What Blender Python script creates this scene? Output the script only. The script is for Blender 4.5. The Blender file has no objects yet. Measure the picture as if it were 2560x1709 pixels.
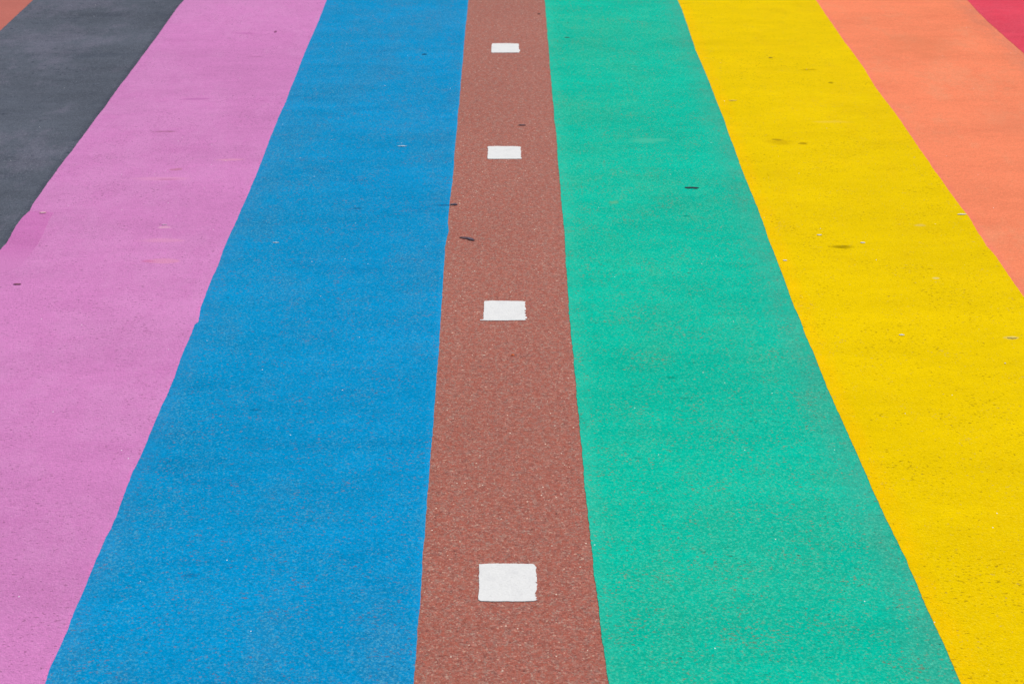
import bpy, bmesh, math, random
from mathutils import Vector, noise as mnoise
random.seed(7)
scene = bpy.context.scene

# ------------------------------------------------------------------ camera, light, exposure
H_EYE, PITCH, FPX = 1.56, math.radians(29.8), 3465.0
YAW = math.atan(23*math.cos(PITCH)/FPX)
cam_data = bpy.data.cameras.new("camera")
cam_data.sensor_width = 36.0
cam_data.lens = FPX/2560*36.0
cam_data.clip_start, cam_data.clip_end = 0.05, 2000
cam_data.dof.use_dof = True
cam_data.dof.focus_distance = 2.95
cam_data.dof.aperture_fstop = 9.0
cam = bpy.data.objects.new("camera", cam_data)
scene.collection.objects.link(cam)
cam.location = (0, 0, H_EYE)
cam.rotation_euler = (math.pi/2 - PITCH, 0, -YAW)
scene.camera = cam

SUN_EL, SUN_AZ = math.radians(52), math.radians(38)      # azimuth clockwise from +Y: beyond and to the right
world = bpy.data.worlds.new("World"); scene.world = world; world.use_nodes = True
wn = world.node_tree; wn.nodes.clear()
sky = wn.nodes.new("ShaderNodeTexSky"); sky.sky_type = 'NISHITA'; sky.sun_disc = False
sky.sun_elevation = SUN_EL; sky.sun_rotation = SUN_AZ
bg = wn.nodes.new("ShaderNodeBackground"); bg.inputs[1].default_value = 0.10
wo = wn.nodes.new("ShaderNodeOutputWorld")
wn.links.new(sky.outputs[0], bg.inputs[0]); wn.links.new(bg.outputs[0], wo.inputs[0])
sun_data = bpy.data.lights.new("sun", 'SUN'); sun_data.energy = 3.4; sun_data.angle = math.radians(0.53)
sun_data.color = (1.0, 0.955, 0.88)
sun = bpy.data.objects.new("sun", sun_data); scene.collection.objects.link(sun)
d = Vector((math.sin(SUN_AZ)*math.cos(SUN_EL), math.cos(SUN_AZ)*math.cos(SUN_EL), math.sin(SUN_EL)))
sun.rotation_euler = d.to_track_quat('Z', 'Y').to_euler(); sun.location = d*20
scene.view_settings.view_transform = 'Standard'; scene.view_settings.look = 'None'
scene.view_settings.exposure = 0.0; scene.view_settings.gamma = 1.0

# ------------------------------------------------------------------ measured outlines, in metres on the road
EDGE=dict(
A=[(-1.8761,5.0621),(-1.8735,5.1854),(-1.874,5.2965),(-1.8715,5.3729),(-1.8726,5.4634)],
B=[(-1.2915,3.2015),(-1.2877,3.2431),(-1.2905,3.289),(-1.2947,3.3494),(-1.2935,3.4081),(-1.2868,3.4398),(-1.292,3.4975),(-1.2912,3.5567),(-1.2919,3.6446),(-1.2913,3.7199),(-1.292,3.7338),(-1.2912,3.7996),(-1.288,3.8587),(-1.2885,3.9458),(-1.2868,4.0407),(-1.2863,4.1443),(-1.2833,4.2422),(-1.2839,4.3598),(-1.2839,4.434),(-1.2817,4.5325),(-1.2797,4.6522),(-1.2783,4.8327),(-1.2761,4.9661),(-1.2762,5.0789),(-1.2765,5.2172),(-1.2756,5.3769),(-1.2708,5.4599)],
C=[(-0.7291,1.6375),(-0.7317,1.6638),(-0.7304,1.6964),(-0.7294,1.7247),(-0.7288,1.7616),(-0.7288,1.7886),(-0.7289,1.8162),(-0.7278,1.8471),(-0.7275,1.8817),(-0.7272,1.9172),(-0.728,1.9506),(-0.7269,1.9847),(-0.7255,2.0149),(-0.7233,2.0424),(-0.7225,2.0913),(-0.7239,2.1358),(-0.7243,2.1817),(-0.7252,2.2216),(-0.7222,2.255),(-0.7213,2.2892),(-0.7209,2.3359),(-0.7208,2.3759),(-0.7199,2.4231),(-0.7189,2.4717),(-0.717,2.5064),(-0.7179,2.544),(-0.716,2.5688),(-0.7187,2.6289),(-0.7196,2.6814),(-0.7181,2.7255),(-0.7178,2.7592),(-0.7175,2.8094),(-0.7116,2.8182),(-0.7191,2.8847),(-0.7204,2.9676),(-0.7208,3.0425),(-0.7178,3.1082),(-0.7205,3.2013),(-0.7201,3.2725),(-0.7169,3.3461),(-0.7156,3.4437),(-0.7133,3.531),(-0.7128,3.6141),(-0.7115,3.7345),(-0.7122,3.8554),(-0.7133,3.9513),(-0.7131,4.042),(-0.7125,4.17),(-0.7087,4.2945),(-0.7108,4.4307),(-0.7087,4.5404),(-0.7103,4.6547),(-0.71,4.774),(-0.709,4.8922),(-0.7061,5.0688),(-0.7045,5.1787),(-0.7047,5.271),(-0.705,5.4567)],
D=[(-0.1463,1.6342),(-0.1465,1.6754),(-0.1461,1.711),(-0.1466,1.7529),(-0.1466,1.7935),(-0.1463,1.8409),(-0.1465,1.8931),(-0.1479,1.9472),(-0.1476,2.0004),(-0.147,2.0424),(-0.1476,2.0822),(-0.148,2.1221),(-0.1479,2.1641),(-0.1478,2.2183),(-0.1483,2.2668),(-0.1479,2.3052),(-0.1479,2.3645),(-0.1483,2.4261),(-0.1486,2.5031),(-0.1483,2.5792),(-0.1481,2.6445),(-0.1485,2.7222),(-0.1491,2.7814),(-0.1499,2.8653),(-0.1507,2.9419),(-0.1517,3.0159),(-0.1523,3.1049),(-0.1531,3.1791),(-0.1519,3.2496),(-0.1476,3.3124),(-0.1514,3.3565),(-0.1513,3.4404),(-0.15,3.5352),(-0.1481,3.6186),(-0.1473,3.7133),(-0.1484,3.8097),(-0.1484,3.9392),(-0.147,4.0295),(-0.1475,4.1425),(-0.1467,4.2608),(-0.1462,4.3742),(-0.1457,4.5371),(-0.1453,4.6986),(-0.1451,4.8953),(-0.1447,5.0791),(-0.1428,5.2319),(-0.1422,5.4534)],
E=[(0.1627,1.6324),(0.1622,1.6587),(0.161,1.6812),(0.1598,1.7041),(0.1586,1.7274),(0.1572,1.7565),(0.1579,1.789),(0.1579,1.8194),(0.1566,1.8506),(0.1547,1.8767),(0.154,1.9152),(0.1545,1.9578),(0.154,1.9955),(0.1544,2.0373),(0.1532,2.0805),(0.1531,2.1204),(0.1519,2.1659),(0.1524,2.2166),(0.152,2.2651),(0.1521,2.323),(0.1519,2.3749),(0.1518,2.4285),(0.1516,2.4883),(0.1516,2.5548),(0.1518,2.6099),(0.1516,2.6715),(0.1508,2.7205),(0.1512,2.8054),(0.1508,2.8582),(0.1524,2.9401),(0.1525,3.0258),(0.1533,3.1153),(0.1542,3.2091),(0.1573,3.274),(0.1565,3.3411),(0.1558,3.4244),(0.1555,3.5112),(0.156,3.6091),(0.1565,3.7116),(0.157,3.8164),(0.1585,3.9374),(0.1591,4.0555),(0.1568,4.1311),(0.1577,4.2691),(0.1581,4.3936),(0.1576,4.5354),(0.158,4.6732),(0.1595,4.8182),(0.159,4.984),(0.1599,5.1183),(0.1608,5.2732),(0.1621,5.4517)],
F=[(0.7197,1.6292),(0.7193,1.6579),(0.7183,1.6983),(0.7177,1.7347),(0.7155,1.7667),(0.7141,1.8023),(0.7133,1.8417),(0.7126,1.8822),(0.7112,1.918),(0.7118,1.9392),(0.7086,1.9891),(0.7053,2.0407),(0.703,2.0773),(0.7025,2.1069),(0.7001,2.1451),(0.6996,2.2024),(0.6981,2.2619),(0.6956,2.3199),(0.6939,2.384),(0.6913,2.4465),(0.6894,2.5159),(0.689,2.5836),(0.6885,2.654),(0.6866,2.7174),(0.6864,2.7714),(0.687,2.8285),(0.685,2.8875),(0.685,2.9595),(0.6867,3.0285),(0.6863,3.088),(0.686,3.1743),(0.6857,3.2644),(0.6882,3.3654),(0.6883,3.4571),(0.6872,3.5453),(0.6864,3.6293),(0.6859,3.7085),(0.6867,3.7882),(0.6874,3.8818),(0.6875,3.9973),(0.6902,4.1377),(0.689,4.256),(0.689,4.3905),(0.6891,4.5323),(0.687,4.6643),(0.6846,4.788),(0.6848,4.8151),(0.6868,4.9679),(0.6894,5.129),(0.6916,5.3138),(0.6894,5.4486)],
G=[(1.2439,2.9283),(1.2435,3.0079),(1.2444,3.0787),(1.2454,3.1522),(1.2405,3.2092),(1.2414,3.2877),(1.2465,3.383),(1.2434,3.4539),(1.2414,3.5421),(1.2425,3.6339),(1.2401,3.7053),(1.2415,3.7934),(1.2403,3.8873),(1.2414,3.9941),(1.2425,4.1058),(1.2413,4.2128),(1.2375,4.3141),(1.2361,4.4302),(1.2404,4.5686),(1.2416,4.6319),(1.2402,4.7628),(1.2375,4.9129),(1.2375,5.0847),(1.2375,5.267),(1.2388,5.4455)],
H=[(1.8465,4.7715),(1.8437,4.8459),(1.8405,4.9352),(1.8375,5.0542),(1.8342,5.1641),(1.8352,5.2926),(1.8406,5.442)])
SQUARES=[[(-0.0472,1.9324),(-0.0313,1.9338),(-0.003,1.934),(0.0394,1.9329),(0.0486,1.9325),(0.0507,1.93),(0.0544,1.9227),(0.0526,1.9168),(0.0528,1.9124),(0.0543,1.9014),(0.0519,1.9003),(0.0543,1.8976),(0.0543,1.8841),(0.0512,1.8825),(0.0552,1.8777),(0.0534,1.8723),(0.0539,1.8649),(0.052,1.8585),(0.0492,1.8517),(0.0519,1.8496),(0.0497,1.8465),(0.0531,1.8428),(0.0509,1.8386),(0.054,1.8365),(0.0481,1.8335),(0.0242,1.8326),(0.0037,1.8332),(-0.0167,1.8328),(-0.0338,1.8334),(-0.0427,1.834),(-0.0468,1.8371),(-0.0473,1.8444),(-0.0461,1.8602),(-0.0462,1.8868),(-0.0474,1.8998),(-0.0462,1.9075),(-0.0467,1.9195)],[(-0.0496,2.9177),(-0.0357,2.9205),(-0.0023,2.9197),(0.0407,2.9178),(0.0492,2.9153),(0.0472,2.9089),(0.048,2.8968),(0.0465,2.8908),(0.0492,2.8828),(0.05,2.8739),(0.0448,2.871),(0.0494,2.8631),(0.0456,2.8582),(0.0497,2.8493),(0.0463,2.8445),(0.0509,2.8396),(0.0518,2.8338),(0.0471,2.8299),(0.0484,2.8241),(0.0302,2.8237),(-0.0023,2.8225),(-0.0303,2.823),(-0.0489,2.8237),(-0.0586,2.8238),(-0.0582,2.8271),(-0.0503,2.828),(-0.05,2.8519),(-0.0497,2.8914)],[(-0.0513,3.8989),(-0.0472,3.9031),(-0.0135,3.9042),(0.0285,3.9033),(0.0477,3.9),(0.0494,3.8919),(0.0475,3.8808),(0.0496,3.8618),(0.0476,3.8398),(0.0493,3.8305),(0.0468,3.8212),(0.0514,3.8088),(0.0478,3.8048),(-0.0016,3.8045),(-0.0475,3.8047),(-0.0505,3.8078),(-0.0496,3.8404),(-0.0494,3.8814)],[(-0.045,4.89),(-0.0414,4.8979),(0.0065,4.899),(0.0514,4.8941),(0.0534,4.8801),(0.0517,4.857),(0.0536,4.8294),(0.057,4.8157),(0.0518,4.7931),(-0.0009,4.7925),(-0.045,4.7923),(-0.0465,4.8027),(-0.0454,4.8529)]]
PATCH=[(-1.2884,3.437),(-1.2691,3.4397),(-1.2418,3.4367),(-1.2189,3.4309),(-1.2178,3.3833),(-1.2089,3.3018),(-1.2051,3.2297),(-1.2078,3.1726),(-1.2122,3.114),(-1.2249,3.093),(-1.241,3.0751),(-1.2797,3.0282),(-1.297,3.0814),(-1.2909,3.1995),(-1.2871,3.2412),(-1.2899,3.287),(-1.2941,3.3474),(-1.2929,3.406)]
LEAF_BLADE=[(-0.1183,3.2707),(-0.1144,3.2739),(-0.1086,3.2746),(-0.0992,3.2735),(-0.0925,3.2696),(-0.0844,3.2656),(-0.0809,3.2615),(-0.08,3.256),(-0.0768,3.256),(-0.0773,3.2535),(-0.0809,3.2496),(-0.0895,3.2527),(-0.0976,3.2595),(-0.103,3.2629),(-0.111,3.2651),(-0.1151,3.2679)]
LEAF_END=[(-0.0982,3.2653),(-0.0951,3.2675),(-0.0892,3.2634),(-0.0844,3.2622),(-0.0814,3.26),(-0.081,3.2554),(-0.0842,3.2539),(-0.089,3.2561),(-0.0949,3.2607)]
GREEN_LEAF=[(0.5059,3.5927),(0.5161,3.5932),(0.527,3.5942),(0.5409,3.592),(0.546,3.5876),(0.5408,3.5839),(0.5348,3.5807),(0.528,3.5845),(0.5157,3.5825),(0.5108,3.5849),(0.5058,3.5863)]


# ------------------------------------------------------------------ material helpers
def lin(c):
    return tuple(((v/255)/12.92 if v <= 10 else ((v/255+0.055)/1.055)**2.4) for v in c)
KX = (0.93, 0.90, 0.82)          # reflectance of a surface = picture colour / light falling on it
def alb(c, k=1.0):
    return tuple(max(0.0, min(0.9, v*k*m)) for v, m in zip(lin(c), KX))

class NT:
    def __init__(self, name):
        self.m = bpy.data.materials.new(name); self.m.use_nodes = True
        self.t = self.m.node_tree; self.t.nodes.clear()
        self.out = self.n('OutputMaterial'); self.b = self.n('BsdfPrincipled')
        self.t.links.new(self.b.outputs[0], self.out.inputs[0])
        self.pos = self.n('NewGeometry').outputs['Position']
    def n(self, k): return self.t.nodes.new('ShaderNode'+k)
    def put(self, s, v):
        if isinstance(v, bpy.types.NodeSocket): self.t.links.new(v, s)
        elif isinstance(v, (tuple, list)) and len(v) == 3 and s.type == 'RGBA': s.default_value = (*v, 1)
        else: s.default_value = v
    def math(self, op, a, b=0.0, c=0.0, clamp=False):
        x = self.n('Math'); x.operation = op; x.use_clamp = clamp
        self.put(x.inputs[0], a); self.put(x.inputs[1], b); self.put(x.inputs[2], c); return x.outputs[0]
    def scale(self, v, s):
        x = self.n('VectorMath'); x.operation = 'MULTIPLY'; self.put(x.inputs[0], v); x.inputs[1].default_value = s; return x.outputs[0]
    def noise(self, s, detail=2, rough=0.5, off=0.0, dist=0.0):
        v = self.scale(self.pos, s if isinstance(s, tuple) else (s, s, s))
        a = self.n('VectorMath'); a.operation = 'ADD'; self.put(a.inputs[0], v); a.inputs[1].default_value = (off+.31, off*1.7+.17, off*.3+.437); v = a.outputs[0]
        x = self.n('TexNoise'); self.put(x.inputs['Vector'], v); x.inputs['Scale'].default_value = 1
        x.inputs['Detail'].default_value = detail; x.inputs['Roughness'].default_value = rough; x.inputs['Distortion'].default_value = dist
        return x.outputs[0]
    def cells(self, s, off=0.0):
        v = self.scale(self.pos, s if isinstance(s, tuple) else (s, s, s))
        if off:
            a = self.n('VectorMath'); a.operation = 'ADD'; self.put(a.inputs[0], v); a.inputs[1].default_value = (off, off*1.3, off); v = a.outputs[0]
        x = self.n('TexVoronoi'); self.put(x.inputs['Vector'], v); x.inputs['Scale'].default_value = 1
        return x.outputs['Distance'], x.outputs['Color']
    def smooth(self, v, lo, hi, a=0.0, b=1.0):
        x = self.n('MapRange'); x.interpolation_type = 'SMOOTHSTEP'
        self.put(x.inputs[0], v); self.put(x.inputs[1], lo); self.put(x.inputs[2], hi); self.put(x.inputs[3], a); self.put(x.inputs[4], b)
        return x.outputs[0]
    def mix(self, f, a, b, mode='MIX'):
        x = self.n('Mix'); x.data_type = 'RGBA'; x.blend_type = mode; x.clamp_factor = True
        self.put(x.inputs[0], f); self.put(x.inputs[6], a); self.put(x.inputs[7], b); return x.outputs[2]
    def ramp(self, f, stops, const=False):
        x = self.n('ValToRGB'); cr = x.color_ramp
        if const: cr.interpolation = 'CONSTANT'
        while len(cr.elements) < len(stops): cr.elements.new(0.5)
        for e, (p, c) in zip(cr.elements, stops): e.position = p; e.color = (*c, 1)
        self.put(x.inputs[0], f); return x.outputs[0]
    def sep(self, c, i=0):
        x = self.n('SeparateColor'); self.put(x.inputs[0], c); return x.outputs[i]
    def gain(self, c, f):      # multiply a colour by a number
        x = self.n('VectorMath'); x.operation = 'SCALE'; self.put(x.inputs[0], c); self.put(x.inputs['Scale'], f); return x.outputs[0]
    def bump(self, h, strength, dist, prev=None):
        x = self.n('Bump'); x.inputs['Strength'].default_value = strength; x.inputs['Distance'].default_value = dist
        self.put(x.inputs['Height'], h)
        if prev is not None: self.put(x.inputs['Normal'], prev)
        return x.outputs[0]
    def blot(self, x0, y0, rx, ry, rag=0.5, soft=0.5):    # a worn or soiled spot with a ragged outline
        a = self.n('VectorMath'); a.operation = 'SUBTRACT'; self.put(a.inputs[0], self.pos); a.inputs[1].default_value = (x0, y0, 0)
        s = self.scale(a.outputs[0], (1/rx, 1/ry, 0))
        l = self.n('VectorMath'); l.operation = 'LENGTH'; self.put(l.inputs[0], s)
        w = self.noise((1.2/rx*.6, 1.2/ry*.6, 1), 4, .65, off=x0*3)
        w = self.math('MULTIPLY_ADD', w, rag*5, -rag*2.5)
        return self.smooth(self.math('ADD', l.outputs['Value'], w), 1.0+soft*.4, 1.0-soft, 0.0, 1.0)

def aggregate_colour(t, k=1.0):
    d1, c1 = t.cells((380, 430, 380))
    r = t.sep(c1, 0)
    col = t.ramp(r, [(0, alb((128,72,66),k)), (.10, alb((158,94,86),k)), (.34, alb((172,94,80),k)), (.52, alb((168,103,92),k)),
                     (.72, alb((178,117,105),k)), (.90, alb((168,136,126),k)), (.97, alb((190,146,132),k)), (1.0, alb((216,176,158),k))])
    f = t.noise((200, 260, 1), 4, .8)
    return t.gain(col, t.math('MULTIPLY_ADD', f, 1.3, .37)), d1, r

def asphalt(name):
    t = NT(name)
    col, d1, r = aggregate_colour(t, 0.93)
    big = t.noise((2.2, 1.6, 1), 4, .6)
    col = t.gain(col, t.smooth(big, .3, .7, .95, 1.05))
    mg = t.noise((85, 150, 1), 4, .8, off=12)
    col = t.gain(col, t.smooth(mg, .25, .75, .62, 1.40))
    mid = t.noise((60, 60, 1), 4, .65, off=5)
    col = t.mix(t.smooth(mid, .38, .62, .06, .42), col, alb((178,88,68)))
    mid2 = t.noise((90, 80, 1), 3, .6, off=9)
    col = t.mix(t.smooth(mid2, .48, .68, 0, .25), col, alb((158,132,124)))
    pit = t.noise((150, 210, 1), 3, .6, off=3)  # shade in the hollows between stones, painted as dark spots
    col = t.mix(t.smooth(pit, .64, .72, 0, .6), col, alb((84,48,46)))
    gl, gc = t.cells(150, off=4)
    col = t.mix(t.math('MULTIPLY', t.math('LESS_THAN', gl, .22), t.math('GREATER_THAN', t.sep(gc, 1), .975)), col, alb((240,215,200)))
    t.put(t.b.inputs['Base Color'], col)
    t.b.inputs['Roughness'].default_value = .75; t.b.inputs['Specular IOR Level'].default_value = .22
    hgt = t.math('ADD', t.math('MULTIPLY', d1, -1.0), t.math('MULTIPLY', t.noise(160, 2, .6, off=2), 1.2))
    t.put(t.b.inputs['Normal'], t.bump(hgt, .45, .0016))
    return t.m

def paint(name, base, thin, deep, pale, chip=.03, chip_cols=None, pits=.02, pit_col=(90,70,60), pit_amt=.8, pit_scale=(95,190,1),
          grain=.16, fleck=.06, fleck_amt=.5, spark=.985, mott=1.0, left=None, right=None, blots=(), extra=None, rough=.85, spec=.01, seed=0.0, thin_amt=.9, broad=.05, streak=.07):
    t = NT(name)
    A, T, D, P = alb(base), alb(thin), alb(deep), alb(pale)
    # roller coverage: broad thin places, streaks along the stripe, finer clouding
    n1 = t.noise((2.2, 1.6, 1), 6, .68, off=seed+1)
    n2 = t.noise((9, 4.5, 1), 5, .68, off=seed+2)
    n3 = t.noise((38, 30, 1), 4, .65, off=seed+3)
    cover = t.math('ADD', t.math('ADD', t.math('MULTIPLY', n1, .45), t.math('MULTIPLY', n2, .35)), t.math('MULTIPLY', n3, .20))
    col = t.mix(t.smooth(cover, .48, .58, 0, thin_amt*mott), A, T)
    col = t.mix(t.smooth(t.noise((4, 10, 1), 4, .6, off=seed+6), .52, .74, 0, .5*mott), col, D)
    # edge bands (u = distance from the left edge, v = distance from the right edge)
    uv = t.n('UVMap'); sx = t.n('SeparateXYZ'); t.put(sx.inputs[0], uv.outputs[0])
    for spec_, s in ((left, 0), (right, 1)):
        if spec_:
            c, w, amt = spec_
            wob = t.math('MULTIPLY_ADD', t.noise((16, 12, 1), 3, .6, off=seed+s+11), w*1.0, -w*.5)
            m = t.math('MULTIPLY', t.smooth(t.math('ADD', sx.outputs[s], wob), w*1.6, w*.2, 0, amt), t.smooth(t.noise((30, 18, 1), 4, .7, off=seed+s+13), .36, .58, .35, 1.0))
            col = t.mix(m, col, alb(c))
    # stones under the paint: each takes it a little lighter or darker
    cd, cc = t.cells(330, off=seed)
    rnd = t.sep(cc, 0)
    g1 = t.noise((190, 260, 1), 4, .8, off=seed+4)
    g2 = t.noise((70, 150, 1), 4, .8, off=seed+15)
    g = t.math('ADD', t.math('MULTIPLY', t.math('SUBTRACT', rnd, .5), grain*.5), t.math('MULTIPLY', t.math('SUBTRACT', g1, .5), grain*4.2))
    g = t.math('ADD', g, t.math('MULTIPLY', t.math('SUBTRACT', g2, .5), grain*2.4))
    col = t.gain(col, t.math('ADD', g, 1.0))
    col = t.gain(col, t.smooth(t.noise((1.1, 2.6, 1), 4, .6, off=seed+14), .32, .68, 1-broad, 1+broad))
    # strokes of the roller run across the stripe
    st = t.math('ADD', t.math('MULTIPLY', t.noise((3.0, 8.5, 1), 6, .74, off=seed+18), .65), t.math('MULTIPLY', t.noise((15, 38, 1), 5, .75, off=seed+19), .35))
    col = t.gain(col, t.smooth(st, .36, .64, 1-streak, 1+streak))
    thinmask = t.smooth(cover, .42, .60, .45, 1.25)
    # pale flecks on stone tops
    fn = t.noise((230, 280, 1), 3, .7, off=seed+16)
    col = t.mix(t.math('MULTIPLY', t.smooth(fn, .50, .66), t.math('MULTIPLY', thinmask, fleck_amt)), col, P)
    col = t.mix(t.math('MULTIPLY', t.math('GREATER_THAN', t.sep(cc, 1), t.math('SUBTRACT', 1.0, t.math('MULTIPLY', thinmask, fleck*.4))), fleck_amt*.8), col, P)
    # chipped-off specks showing the red surfacing
    if chip:
        cn = t.noise((135, 240, 1), 3, .65, off=seed+7)
        cm = t.noise((10, 12, 1), 6, .8, off=seed+8)
        thr = t.math('SUBTRACT', .685-chip, t.math('MULTIPLY', t.math('SUBTRACT', cm, .5), .40))
        ccol = t.ramp(t.sep(cc, 2), [(0, alb(chip_cols[0])), (.5, alb(chip_cols[1])), (1, alb(chip_cols[2]))])
        edge = t.math('ADD', thr, .07)
        col = t.mix(t.smooth(cn, thr, edge, 0, .8), col, ccol)
    if pits:  # dark pits: cavity shade and missing paint, both put into the colour
        pn = t.noise(pit_scale, 2, .55, off=seed+9)
        pm = t.noise((7, 8, 1), 6, .75, off=seed+10)
        thr = t.math('SUBTRACT', .70-pits, t.math('MULTIPLY', t.math('SUBTRACT', pm, .5), .36))
        col = t.mix(t.smooth(pn, thr, t.math('ADD', thr, .08), 0, pit_amt), col, alb(pit_col))
    if extra: col = extra(t, col)
    for (x0, y0, rx, ry, c, amt, rag, soft) in blots:
        col = t.mix(t.math('MULTIPLY', t.blot(x0, y0, rx, ry, rag, soft), amt), col, alb(c))
    # glints of glittering grains, painted as white dots in the base colour
    sd, sc = t.cells(70, off=seed+.5)
    col = t.mix(t.math('MULTIPLY', t.math('LESS_THAN', sd, .082), t.math('GREATER_THAN', t.sep(sc, 1), spark)), col, (.86, .86, .84))
    t.put(t.b.inputs['Base Color'], col)
    t.b.inputs['Roughness'].default_value = rough; t.b.inputs['Specular IOR Level'].default_value = spec
    hgt = t.math('ADD', t.math('MULTIPLY', cd, -.8), t.math('MULTIPLY', t.noise((150, 190, 1), 3, .7, off=seed+5), 2.2))
    t.put(t.b.inputs['Normal'], t.bump(hgt, .38, .0018))
    return t.m

# ------------------------------------------------------------------ object helpers
def tag(o, label=None, cat=None, group=None, kind=None):
    if label: o['label'] = label
    if cat: o['category'] = cat
    if group: o['group'] = group
    if kind: o['kind'] = kind
    return o
def link_mesh(name, verts, faces, m, parent=None, loc=(0,0,0), uvs=None, smooth=False):
    me = bpy.data.meshes.new(name)
    L = Vector(loc)
    me.from_pydata([tuple(Vector(v)-L) for v in verts], [], faces)
    me.materials.append(m)
    if uvs is not None:
        lay = me.uv_layers.new(name="UVMap")
        for lp in me.loops: lay.data[lp.index].uv = uvs[lp.vertex_index]
    if smooth:
        for p in me.polygons: p.use_smooth = True
    me.update()
    o = bpy.data.objects.new(name, me); scene.collection.objects.link(o); o.location = loc
    if parent: o.parent = parent
    return o

# ------------------------------------------------------------------ ground and road
asph = asphalt("red_surfacing")
def sheet(name, x0, x1, y0, y1, z, m):
    return link_mesh(name, [(x0,y0,z),(x1,y0,z),(x1,y1,z),(x0,y1,z)], [(0,1,2,3)], m)
def plain_ground():
    t = NT("grey_asphalt")
    d1, c1 = t.cells(150)
    col = t.ramp(t.sep(c1, 0), [(0, (.03,.03,.03)), (.6, (.06,.06,.06)), (1, (.16,.15,.14))])
    t.put(t.b.inputs['Base Color'], t.gain(col, t.smooth(t.noise(.6, 5, .6), .3, .7, .8, 1.2)))
    t.b.inputs['Roughness'].default_value = .85
    t.put(t.b.inputs['Normal'], t.bump(d1, .4, .003))
    return t.m
tag(sheet("ground", -700, 700, -700, 700, -0.006, plain_ground()), kind='structure')
tag(sheet("road", -3.1, 3.1, -30, 60, 0.0, asph), kind='structure')

# ------------------------------------------------------------------ painted stripes
def interp(pts, y):
    if y <= pts[0][1]: return pts[0][0]
    if y >= pts[-1][1]: return pts[-1][0]
    lo, hi = 0, len(pts)-1
    while hi-lo > 1:
        mi = (lo+hi)//2
        if pts[mi][1] <= y: lo = mi
        else: hi = mi
    a, b = pts[lo], pts[hi]
    return a[0] + (b[0]-a[0])*(y-a[1])/max(1e-6, b[1]-a[1])
def edge_x(key, y, amp):
    pts = EDGE[key]
    x = interp(pts, y)
    k = ord(key)*3.7
    j = 1.0*mnoise.noise((y*14, k, 0)) + .9*mnoise.noise((y*45, k, 3)) + .8*mnoise.noise((y*120, k, 7))
    far = 0.0
    if y < pts[0][1]: far = pts[0][1]-y
    elif y > pts[-1][1]: far = y-pts[-1][1]
    drift = min(1, far/.4)*.014*(mnoise.noise((y*1.1, k, 11)))
    return x + amp*j + drift
YS = []
y = -4.0
while y < 14.0:
    YS.append(y); y += .004 if 1.45 < y < 5.7 else .03
def stripe(m, lk, rk, z, label, over_l=0.0, over_r=0.0, amp_l=.0010, amp_r=.0010, cols=6):
    verts, uvs, faces = [], [], []
    n = cols+3
    for y in YS:
        xl, xr = edge_x(lk, y, amp_l), edge_x(rk, y, amp_r)
        a, b = xl-over_l, xr+over_r
        xs = [a] + [a+(b-a)*i/cols for i in range(cols+1)] + [b]
        for i, x in enumerate(xs):
            verts.append((x, y, 0.0003 if i in (0, n-1) else z)); uvs.append((x-xl, xr-x))
    for j in range(len(YS)-1):
        for i in range(n-1):
            a = j*n+i; faces.append((a, a+1, a+1+n, a+n))
    cx = (EDGE[lk][0][0]+EDGE[rk][0][0])/2
    o = link_mesh("painted_stripe", verts, faces, m, loc=(cx, 3.3, 0), uvs=uvs)
    return tag(o, label, "painted stripe", "lengthwise coloured stripes painted side by side")
EDGE['Z'] = [(x-.56, y) for x, y in EDGE['A']]
EDGE['I'] = [(x+.56, y) for x, y in EDGE['H']]

RED3 = ((120,70,62), (176,104,92), (196,150,136))
M_terra = paint("terracotta_paint", (190,111,103), (187,115,107), (180,103,94), (204,144,134), chip=0, pits=0, streak=.04, grain=.10, fleck=.02, spark=.998, seed=3, mott=.7)
M_dark = paint("slate_paint", (90,96,110), (102,103,120), (72,79,94), (134,140,156), chip=.0, pits=.024, pit_col=(48,56,74), pit_scale=(45,90,1), pit_amt=.7,
               grain=.28, fleck=.10, fleck_amt=.4, spark=.978, seed=11, streak=.10, right=((70,74,90), .016, .7), chip_cols=RED3, broad=.09)
M_pink = paint("pink_paint", (209,130,195), (215,144,204), (201,118,186), (222,152,208), chip=0, pits=.078, pit_col=(138,84,122), pit_scale=(110,240,1), pit_amt=.7,
               grain=.13, fleck=.05, fleck_amt=.5, thin_amt=.5, spark=.975, seed=23, streak=.05, spec=.10, right=((228,128,200), .006, .55), mott=.8, broad=.035,
               blots=[(-.887,3.255,.060,.014,(222,148,196),.75,.35,.5), (-.859,3.136,.045,.016,(222,146,190),.8,.2,.3), (-.90,3.136,.020,.010,(206,108,168),.6,.3,.6),
                      (-.987,3.663,.085,.016,(222,148,198),.7,.4,.5), (-.96,3.655,.04,.004,(176,96,140),.6,.6,.5), (-.802,3.801,.05,.010,(222,150,190),.75,.5,.5),
                      (-.945,3.73,.018,.010,(190,120,150),.7,.6,.5), (-1.0,4.32,.05,.012,(188,104,176),.6,.6,.6), (-.95,5.02,.045,.012,(190,104,176),.6,.4,.6),
                      (-.849,5.04,.006,.014,(110,50,90),.8,.1,.3), (-.88,4.75,.03,.006,(170,96,150),.5,.5,.5), (-1.18,1.98,.05,.006,(170,84,150),.6,.3,.5),
                      (-1.05,4.03,.04,.008,(150,90,120),.6,.6,.5), (-.90,3.335,.02,.008,(230,170,205),.7,.5,.4), (-1.08,2.42,.035,.004,(172,84,146),.8,.2,.4)])
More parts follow.
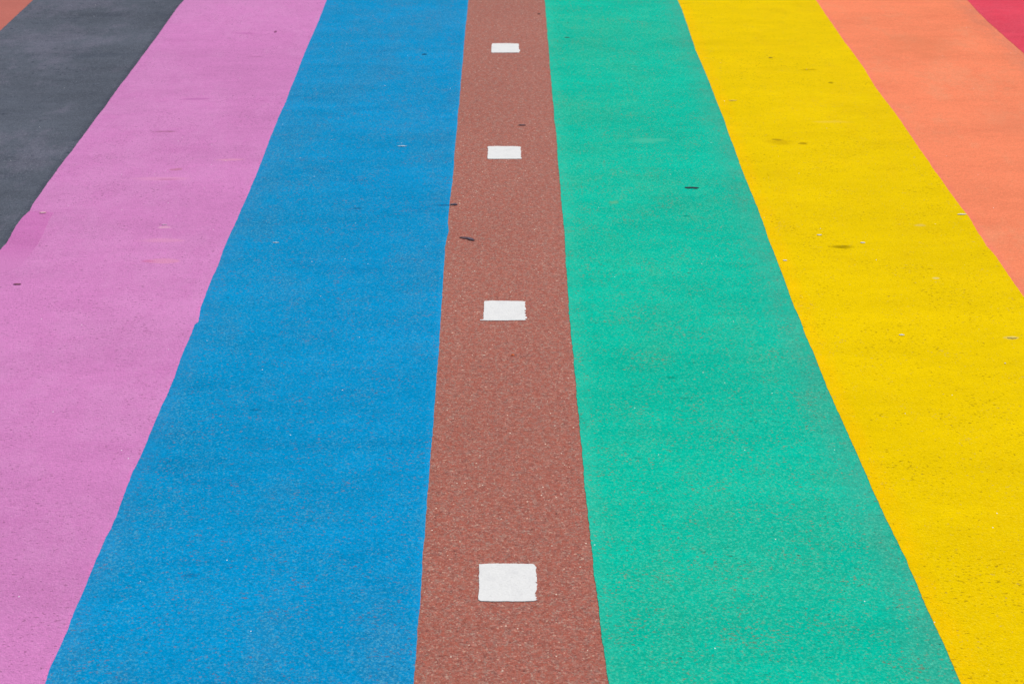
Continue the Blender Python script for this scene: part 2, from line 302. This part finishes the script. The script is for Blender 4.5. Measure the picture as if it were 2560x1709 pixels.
M_blue = paint("blue_paint", (0,145,208), (26,137,197), (0,126,188), (88,172,212), chip=.074, chip_cols=((76,92,134),(112,112,146),(140,140,160)), pits=.006, pit_col=(14,62,110), pit_amt=.6,
               grain=.26, fleck=.11, fleck_amt=.62, thin_amt=.85, spark=.965, seed=37, left=((40,142,204), .035, .6), right=((24,158,226), .010, .5),
               blots=[(-.283,4.773,.010,.006,(10,60,100),.5,.1,.3), (-.40,3.455,.015,.004,(6,50,90),.5,.2,.4), (-.16,3.475,.03,.006,(20,80,130),.6,.3,.5),
                      (-.55,1.905,.018,.006,(10,90,150),.4,.3,.4), (-.52,2.44,.014,.004,(10,80,130),.45,.2,.4)])
M_green = paint("green_paint", (0,191,166), (22,186,158), (0,176,152), (100,208,180), chip=.088, chip_cols=((84,104,90),(124,138,118),(160,160,136)), pits=.010, pit_col=(46,84,74), pit_amt=.7,
               grain=.23, fleck=.10, fleck_amt=.55, thin_amt=.8, spark=.972, seed=51, left=((52,197,172), .030, .5), right=((66,168,150), .060, .6),
               blots=[(.231,4.964,.010,.006,(50,110,96),.5,.1,.3), (.36,2.565,.012,.006,(10,120,100),.45,.4,.4), (.49,3.4,.012,.006,(10,110,100),.5,.3,.4), (.26,2.26,.01,.004,(10,120,104),.4,.3,.4),
                      (.30,3.49,.014,.012,(110,180,140),.6,.5,.5), (.44,3.95,.06,.02,(90,196,170),.5,.6,.6)])
M_yellow = paint("yellow_paint", (240,205,0), (238,200,0), (230,195,0), (246,214,40), chip=.022, chip_cols=((160,130,60),(190,160,100),(206,180,120)), pits=.072, pit_col=(128,98,16), pit_scale=(125,260,1), pit_amt=.55,
               grain=.085, streak=.05, fleck=.01, fleck_amt=.5, spark=.985, seed=67, left=((253,200,0), .035, .75), mott=.9, broad=.03,
               blots=[(.865,3.207,.030,.012,(150,124,0),.75,.3,.6), (1.096,4.464,.010,.010,(150,120,0),.7,.1,.5), (1.05,4.60,.03,.010,(190,156,0),.6,.4,.5), (.83,3.95,.018,.008,(140,110,20),.6,.6,.5),
                      (.90,3.92,.02,.009,(150,116,10),.6,.6,.5), (.835,3.93,.05,.02,(196,160,10),.45,.6,.6), (1.02,4.10,.06,.010,(240,204,60),.7,.5,.5), (1.101,3.336,.016,.008,(226,196,90),.8,.3,.4),
                      (1.153,2.733,.016,.008,(226,200,110),.85,.4,.4), (1.06,3.03,.01,.006,(232,210,130),.8,.3,.4), (1.02,2.2,.015,.006,(150,110,60),.7,.6,.4)])
M_orange = paint("orange_paint", (249,140,104), (244,146,110), (240,128,96), (252,170,138), chip=0, pits=.014, pit_col=(178,92,56), pit_scale=(90,170,1), pit_amt=.55,
               grain=.14, fleck=.03, fleck_amt=.35, spark=.985, seed=83, streak=.05, left=((250,134,112), .018, .6), right=((222,134,108), .07, .7), broad=.03,
               blots=[(1.50,4.85,.17,.16,(226,130,94),.45,.5,.8), (1.62,3.75,.12,.10,(222,130,94),.4,.5,.8), (1.58,4.1,.14,.14,(230,134,102),.35,.5,.8)])
M_red = paint("crimson_paint", (226,72,96), (224,76,100), (214,64,86), (236,110,126), chip=0, pits=.01, pit_col=(150,50,70), grain=.09, fleck=.02, spark=.99, seed=97, left=((226,78,104), .02, .5), mott=.8)
OV = .012
stripe(M_terra, 'Z', 'A', .0018, "terracotta brown stripe crossing only the top left corner, left of the dark slate stripe")
stripe(M_dark, 'A', 'B', .0011, "dark slate grey stripe between the terracotta corner and the pink stripe", over_l=OV, over_r=OV)
pink = stripe(M_pink, 'B', 'C', .0018, "pink stripe between the dark slate and blue stripes, with a darker touched-up patch")
stripe(M_blue, 'C', 'D', .0011, "bright blue stripe directly left of the bare red brown strip with white squares", over_l=OV)
stripe(M_green, 'E', 'F', .0011, "turquoise green stripe directly right of the bare red brown strip, speckled with chips", over_r=OV, amp_l=.0014)
stripe(M_yellow, 'F', 'G', .0018, "yellow stripe with fine dark pits between the green and orange stripes")
stripe(M_orange, 'G', 'H', .0011, "salmon orange stripe between the yellow stripe and the crimson corner", over_l=OV, over_r=OV)
stripe(M_red, 'H', 'I', .0018, "crimson red stripe crossing only the top right corner, right of the orange stripe")

def fade_out(t, col):      # the roller ran dry towards the near end
    sp = t.n('SeparateXYZ'); t.put(sp.inputs[0], t.pos)
    w = t.math('MULTIPLY_ADD', t.noise((25, 20, 1), 3, .6), .10, -.05)
    return t.mix(t.smooth(t.math('ADD', sp.outputs[1], w), 3.26, 3.10), col, alb((210,133,196)))
M_patch = paint("touched_up_pink_paint", (205,121,189), (203,118,186), (200,114,183), (216,142,202), extra=fade_out, chip=0, pits=.012, pit_col=(138,84,122), grain=.11, fleck=.03, spark=.98, seed=31, mott=.8, broad=.03)
def slab(name, pts, z0, z1, m, parent=None, jit=0.0, step=.004, loc=None):
    ring = []
    for i, p in enumerate(pts):
        q = pts[(i+1) % len(pts)]
        L = math.hypot(q[0]-p[0], q[1]-p[1]); k = max(1, int(L/step)) if jit else 1
        for j in range(k):
            x, yy = p[0]+(q[0]-p[0])*j/k, p[1]+(q[1]-p[1])*j/k
            if jit and j: x += jit*mnoise.noise((x*150, yy*150, 1)); yy += jit*mnoise.noise((x*150, yy*150, 5))
            ring.append((x, yy))
    c = loc or (sum(p[0] for p in pts)/len(pts), sum(p[1] for p in pts)/len(pts), 0)
    bm = bmesh.new(); C = Vector(c)
    top = [bm.verts.new(Vector((x, yy, z1))-C) for x, yy in ring]
    bot = [bm.verts.new(Vector((x, yy, z0))-C) for x, yy in ring]
    f = bm.faces.new(top)
    if f.calc_area() and f.normal.z < 0: f.normal_flip()
    n = len(ring)
    for i in range(n): bm.faces.new((top[i], bot[i], bot[(i+1) % n], top[(i+1) % n]))
    bmesh.ops.triangulate(bm, faces=[f]); bmesh.ops.recalc_face_normals(bm, faces=bm.faces)
    me = bpy.data.meshes.new(name); bm.to_mesh(me); bm.free(); me.materials.append(m)
    o = bpy.data.objects.new(name, me); scene.collection.objects.link(o); o.location = c
    if parent: o.parent = parent; o.location = C - parent.location
    return o
pt = slab("touch_up_patch", PATCH, .0017, .0020, M_patch, parent=pink, jit=.002)
tag(pt, "darker pink touched-up patch")

# ------------------------------------------------------------------ white squares
def white_paint():
    t = NT("white_paint")
    n = t.noise((60, 50, 1), 4, .65); g = t.noise(300, 2, .6)
    col = t.mix(t.smooth(n, .44, .70, 0, .5), alb((235,236,240)), alb((222,223,228)))
    col = t.gain(col, t.math('MULTIPLY_ADD', g, .22, .89))
    p = t.noise((70, 200, 1), 4, .7, off=4)
    col = t.mix(t.smooth(p, .62, .72, 0, .55), col, alb((186,186,188)))
    t.put(t.b.inputs['Base Color'], col); t.b.inputs['Roughness'].default_value = .7; t.b.inputs['Specular IOR Level'].default_value = .05
    t.put(t.b.inputs['Normal'], t.bump(t.noise(200, 2, .6), .25, .0015))
    return t.m
M_white = white_paint()
SQL = ["nearest and largest white painted square, with a worn ragged right edge",
       "second nearest white painted square, with a thin spur at its lower left corner",
       "third white painted square from the bottom, just below the farthest one",
       "farthest and smallest white painted square, near the top edge on the red brown strip"]
for p, l in zip(SQUARES, SQL):
    tag(slab("painted_square", p, .0003, .0013, M_white, jit=.0012, step=.004), l, "road marking", "white squares spaced along the bare strip")

# ------------------------------------------------------------------ leaves and scraps lying about
def plain(name, c, c2, rough=.7, sc=120):
    t = NT(name)
    t.put(t.b.inputs['Base Color'], t.mix(t.smooth(t.noise((sc, sc, sc), 3, .6), .35, .65), alb(c), alb(c2)))
    t.b.inputs['Roughness'].default_value = rough; t.b.inputs['Specular IOR Level'].default_value = .05
    return t.m
M_leafd = plain("dark_leaf", (78,56,66), (102,84,94)); M_leafg = plain("grey_leaf", (112,104,122), (84,76,88))
M_leaft = plain("weathered_dark_leaf", (34,64,70), (60,58,66)); M_scrap = plain("white_scrap", (232,232,228), (210,212,214))
M_cream = plain("cream_leaf", (236,190,214), (214,160,170)); M_orangef = plain("orange_flake", (226,110,50), (200,90,60))
M_tan = plain("beige_scrap", (228,208,110), (218,192,90)); M_pale = plain("pale_blue_white_scrap", (196,216,236), (160,196,226))
def sliver(name, x, y, L, Wd, m, label, cat, zb, ang=0.0, curl=.15, taper=.8, group=None, seed=0, bend=.1):
    """a thin curled leaf or scrap: pointed outline, arched along its length, with thickness"""
    rnd = random.Random(seed*13+5); nx, ny = 14, 4; th = .0003
    v, f = [], []
    for side in (0, 1):
        for i in range(nx+1):
            s = i/nx*2-1
            w = Wd/2*max(.06, (1-abs(s)**(2.2*taper)))**.7*(1+.12*math.sin(9*s+seed))
            for j in range(ny+1):
                r = j/ny*2-1
                px, py = s*L/2, r*w + bend*L*(1-s*s)*.5
                pz = .0003 + curl*Wd*(r*r)*.18*(1-.4*abs(s)) + .0004*(1+math.sin(5*s+seed))*.5 + (th if side == 0 else 0)
                ca, sa = math.cos(ang), math.sin(ang)
                v.append((x+px*ca-py*sa, y+px*sa+py*ca, zb+pz))
    N = (nx+1)*(ny+1)
    for i in range(nx):
        for j in range(ny):
            a = i*(ny+1)+j
            f.append((a, a+ny+1, a+ny+2, a+1)); f.append((N+a, N+a+1, N+a+ny+2, N+a+ny+1))
    for i in range(nx):
        for j in (0, ny):
            a = i*(ny+1)+j; q = (a, a+ny+1, N+a+ny+1, N+a); f.append(q if j else q[::-1])
    for j in range(ny):
        for i in (0, nx):
            a = i*(ny+1)+j; q = (a, N+a, N+a+1, a+1); f.append(q if i else q[::-1])
    o = link_mesh(name, v, f, m, loc=(x, y, zb), smooth=True)
    return tag(o, label, cat, group)

# the dark leaf on the bare strip: a narrow dark half and a wider folded grey half
leaf = bpy.data.objects.new("dry_leaf", None); scene.collection.objects.link(leaf); leaf.location = (-.099, 3.262, .0005)
tag(leaf, "largest dark shrivelled leaf, slanting on the bare red brown strip", "leaf")
slab("blade", LEAF_BLADE, .0006, .0016, M_leafd, parent=leaf, jit=.0005, step=.002)
slab("curled_end", LEAF_END, .0015, .0026, M_leafg, parent=leaf, jit=.0004, step=.002)
gl = slab("dry_leaf", GREEN_LEAF, .0012, .0022, M_leaft, jit=.0008, step=.002)
tag(gl, "narrow dark leaf lying alone on the green stripe", "leaf")
sliver("dry_leaf", .055, 4.079, .025, .010, plain("mauve_leaf", (96,76,84), (112,88,94)), "small dark leaf on the bare strip above the third white square from the bottom", "leaf", .0005, seed=4)
sliver("dry_leaf", .135, 5.266, .012, .014, plain("mauve_brown_leaf", (118,82,80), (128,92,88)), "tiny dark leaf beside the green stripe edge, above the farthest white square", "leaf", .0005, seed=5)
sliver("dry_leaf", -.139, 3.478, .022, .009, plain("slate_leaf", (80,82,104), (96,84,96)), "slate coloured leaf sliver at the blue stripe's right edge", "leaf", .0014, ang=.05, seed=6, taper=1.3)
sliver("dry_leaf", -.283, 4.773, .018, .006, plain("navy_leaf", (22,70,110), (40,66,92)), "thin near black leaf on the far part of the blue stripe", "leaf", .0014, seed=7)
sliver("dry_leaf", .231, 4.964, .022, .007, plain("olive_leaf", (60,112,100), (88,96,84)), "thin dark leaf on the far part of the green stripe near its left edge", "leaf", .0014, seed=8)
sliver("dry_leaf", .938, 4.726, .017, .006, plain("brown_leaf", (160,130,40), (130,108,50)), "thin brown leaf on the far part of the yellow stripe", "leaf", .0021, seed=9)
sliver("dry_leaf", -1.189, 3.009, .020, .0075, plain("maroon_leaf", (108,54,84), (136,84,108)), "small maroon leaf sliver on the pink stripe near the left picture edge", "leaf", .0021, seed=10)
cl = sliver("dry_leaf", -1.247, 3.427, .020, .0080, M_cream, "cream curled leaf at the top of the darker pink patch", "leaf", .0025, seed=11, curl=.5)
G = "pale scraps scattered on the stripes"
for k, (x, y, L, Wd, m, lab) in enumerate([
    (-.308, 3.905, .033, .010, M_pale, "longer bluish white scrap on the blue stripe, level with the third white square"),
    (-.592, 3.241, .019, .0075, M_pale, "short bluish white scrap on the left half of the blue stripe"),
    (1.232, 3.404, .028, .0085, M_scrap, "long white scrap lying across the border of the yellow and orange stripes"),
    (.925, 3.230, .014, .0085, M_scrap, "white scrap just right of the dark smudge in the middle of the yellow stripe"),
    (.822, 3.277, .015, .0075, M_scrap, "off-white scrap above and left of the dark smudge on the yellow stripe"),
    (.706, 3.129, .012, .0075, M_scrap, "white scrap on the yellow stripe close to the green border"),
    (.905, 2.747, .014, .0075, M_scrap, "lowest white scrap lying in the middle of the yellow stripe"),
    (1.153, 2.733, .024, .012, M_tan, "beige scrap on the yellow stripe at the right picture edge"),
    (.742, 4.291, .030, .0085, M_tan, "pale thin scrap at the yellow stripe's left edge in the upper part"),
    (1.101, 2.619, .004, .005, M_scrap, "tiny round white crumb on the yellow stripe near the right picture edge"),
    (-.903, 3.350, .016, .0065, plain("lilac_scrap", (222,196,224), (206,160,204)), "small lilac white scrap on the pink stripe")]):
    sliver("paper_scrap", x, y, L*.92, Wd*.7, m, lab, "scrap", .0021 if (x > .69 or x < -.71) else .0014, ang=(k % 3-1)*.04, seed=20+k, bend=.03, group=G)
sliver("paint_flake", .017, 2.664, .008, .005, M_orangef, "tiny bright orange flake on the bare strip below the second nearest square", "flake", .0005, seed=40)
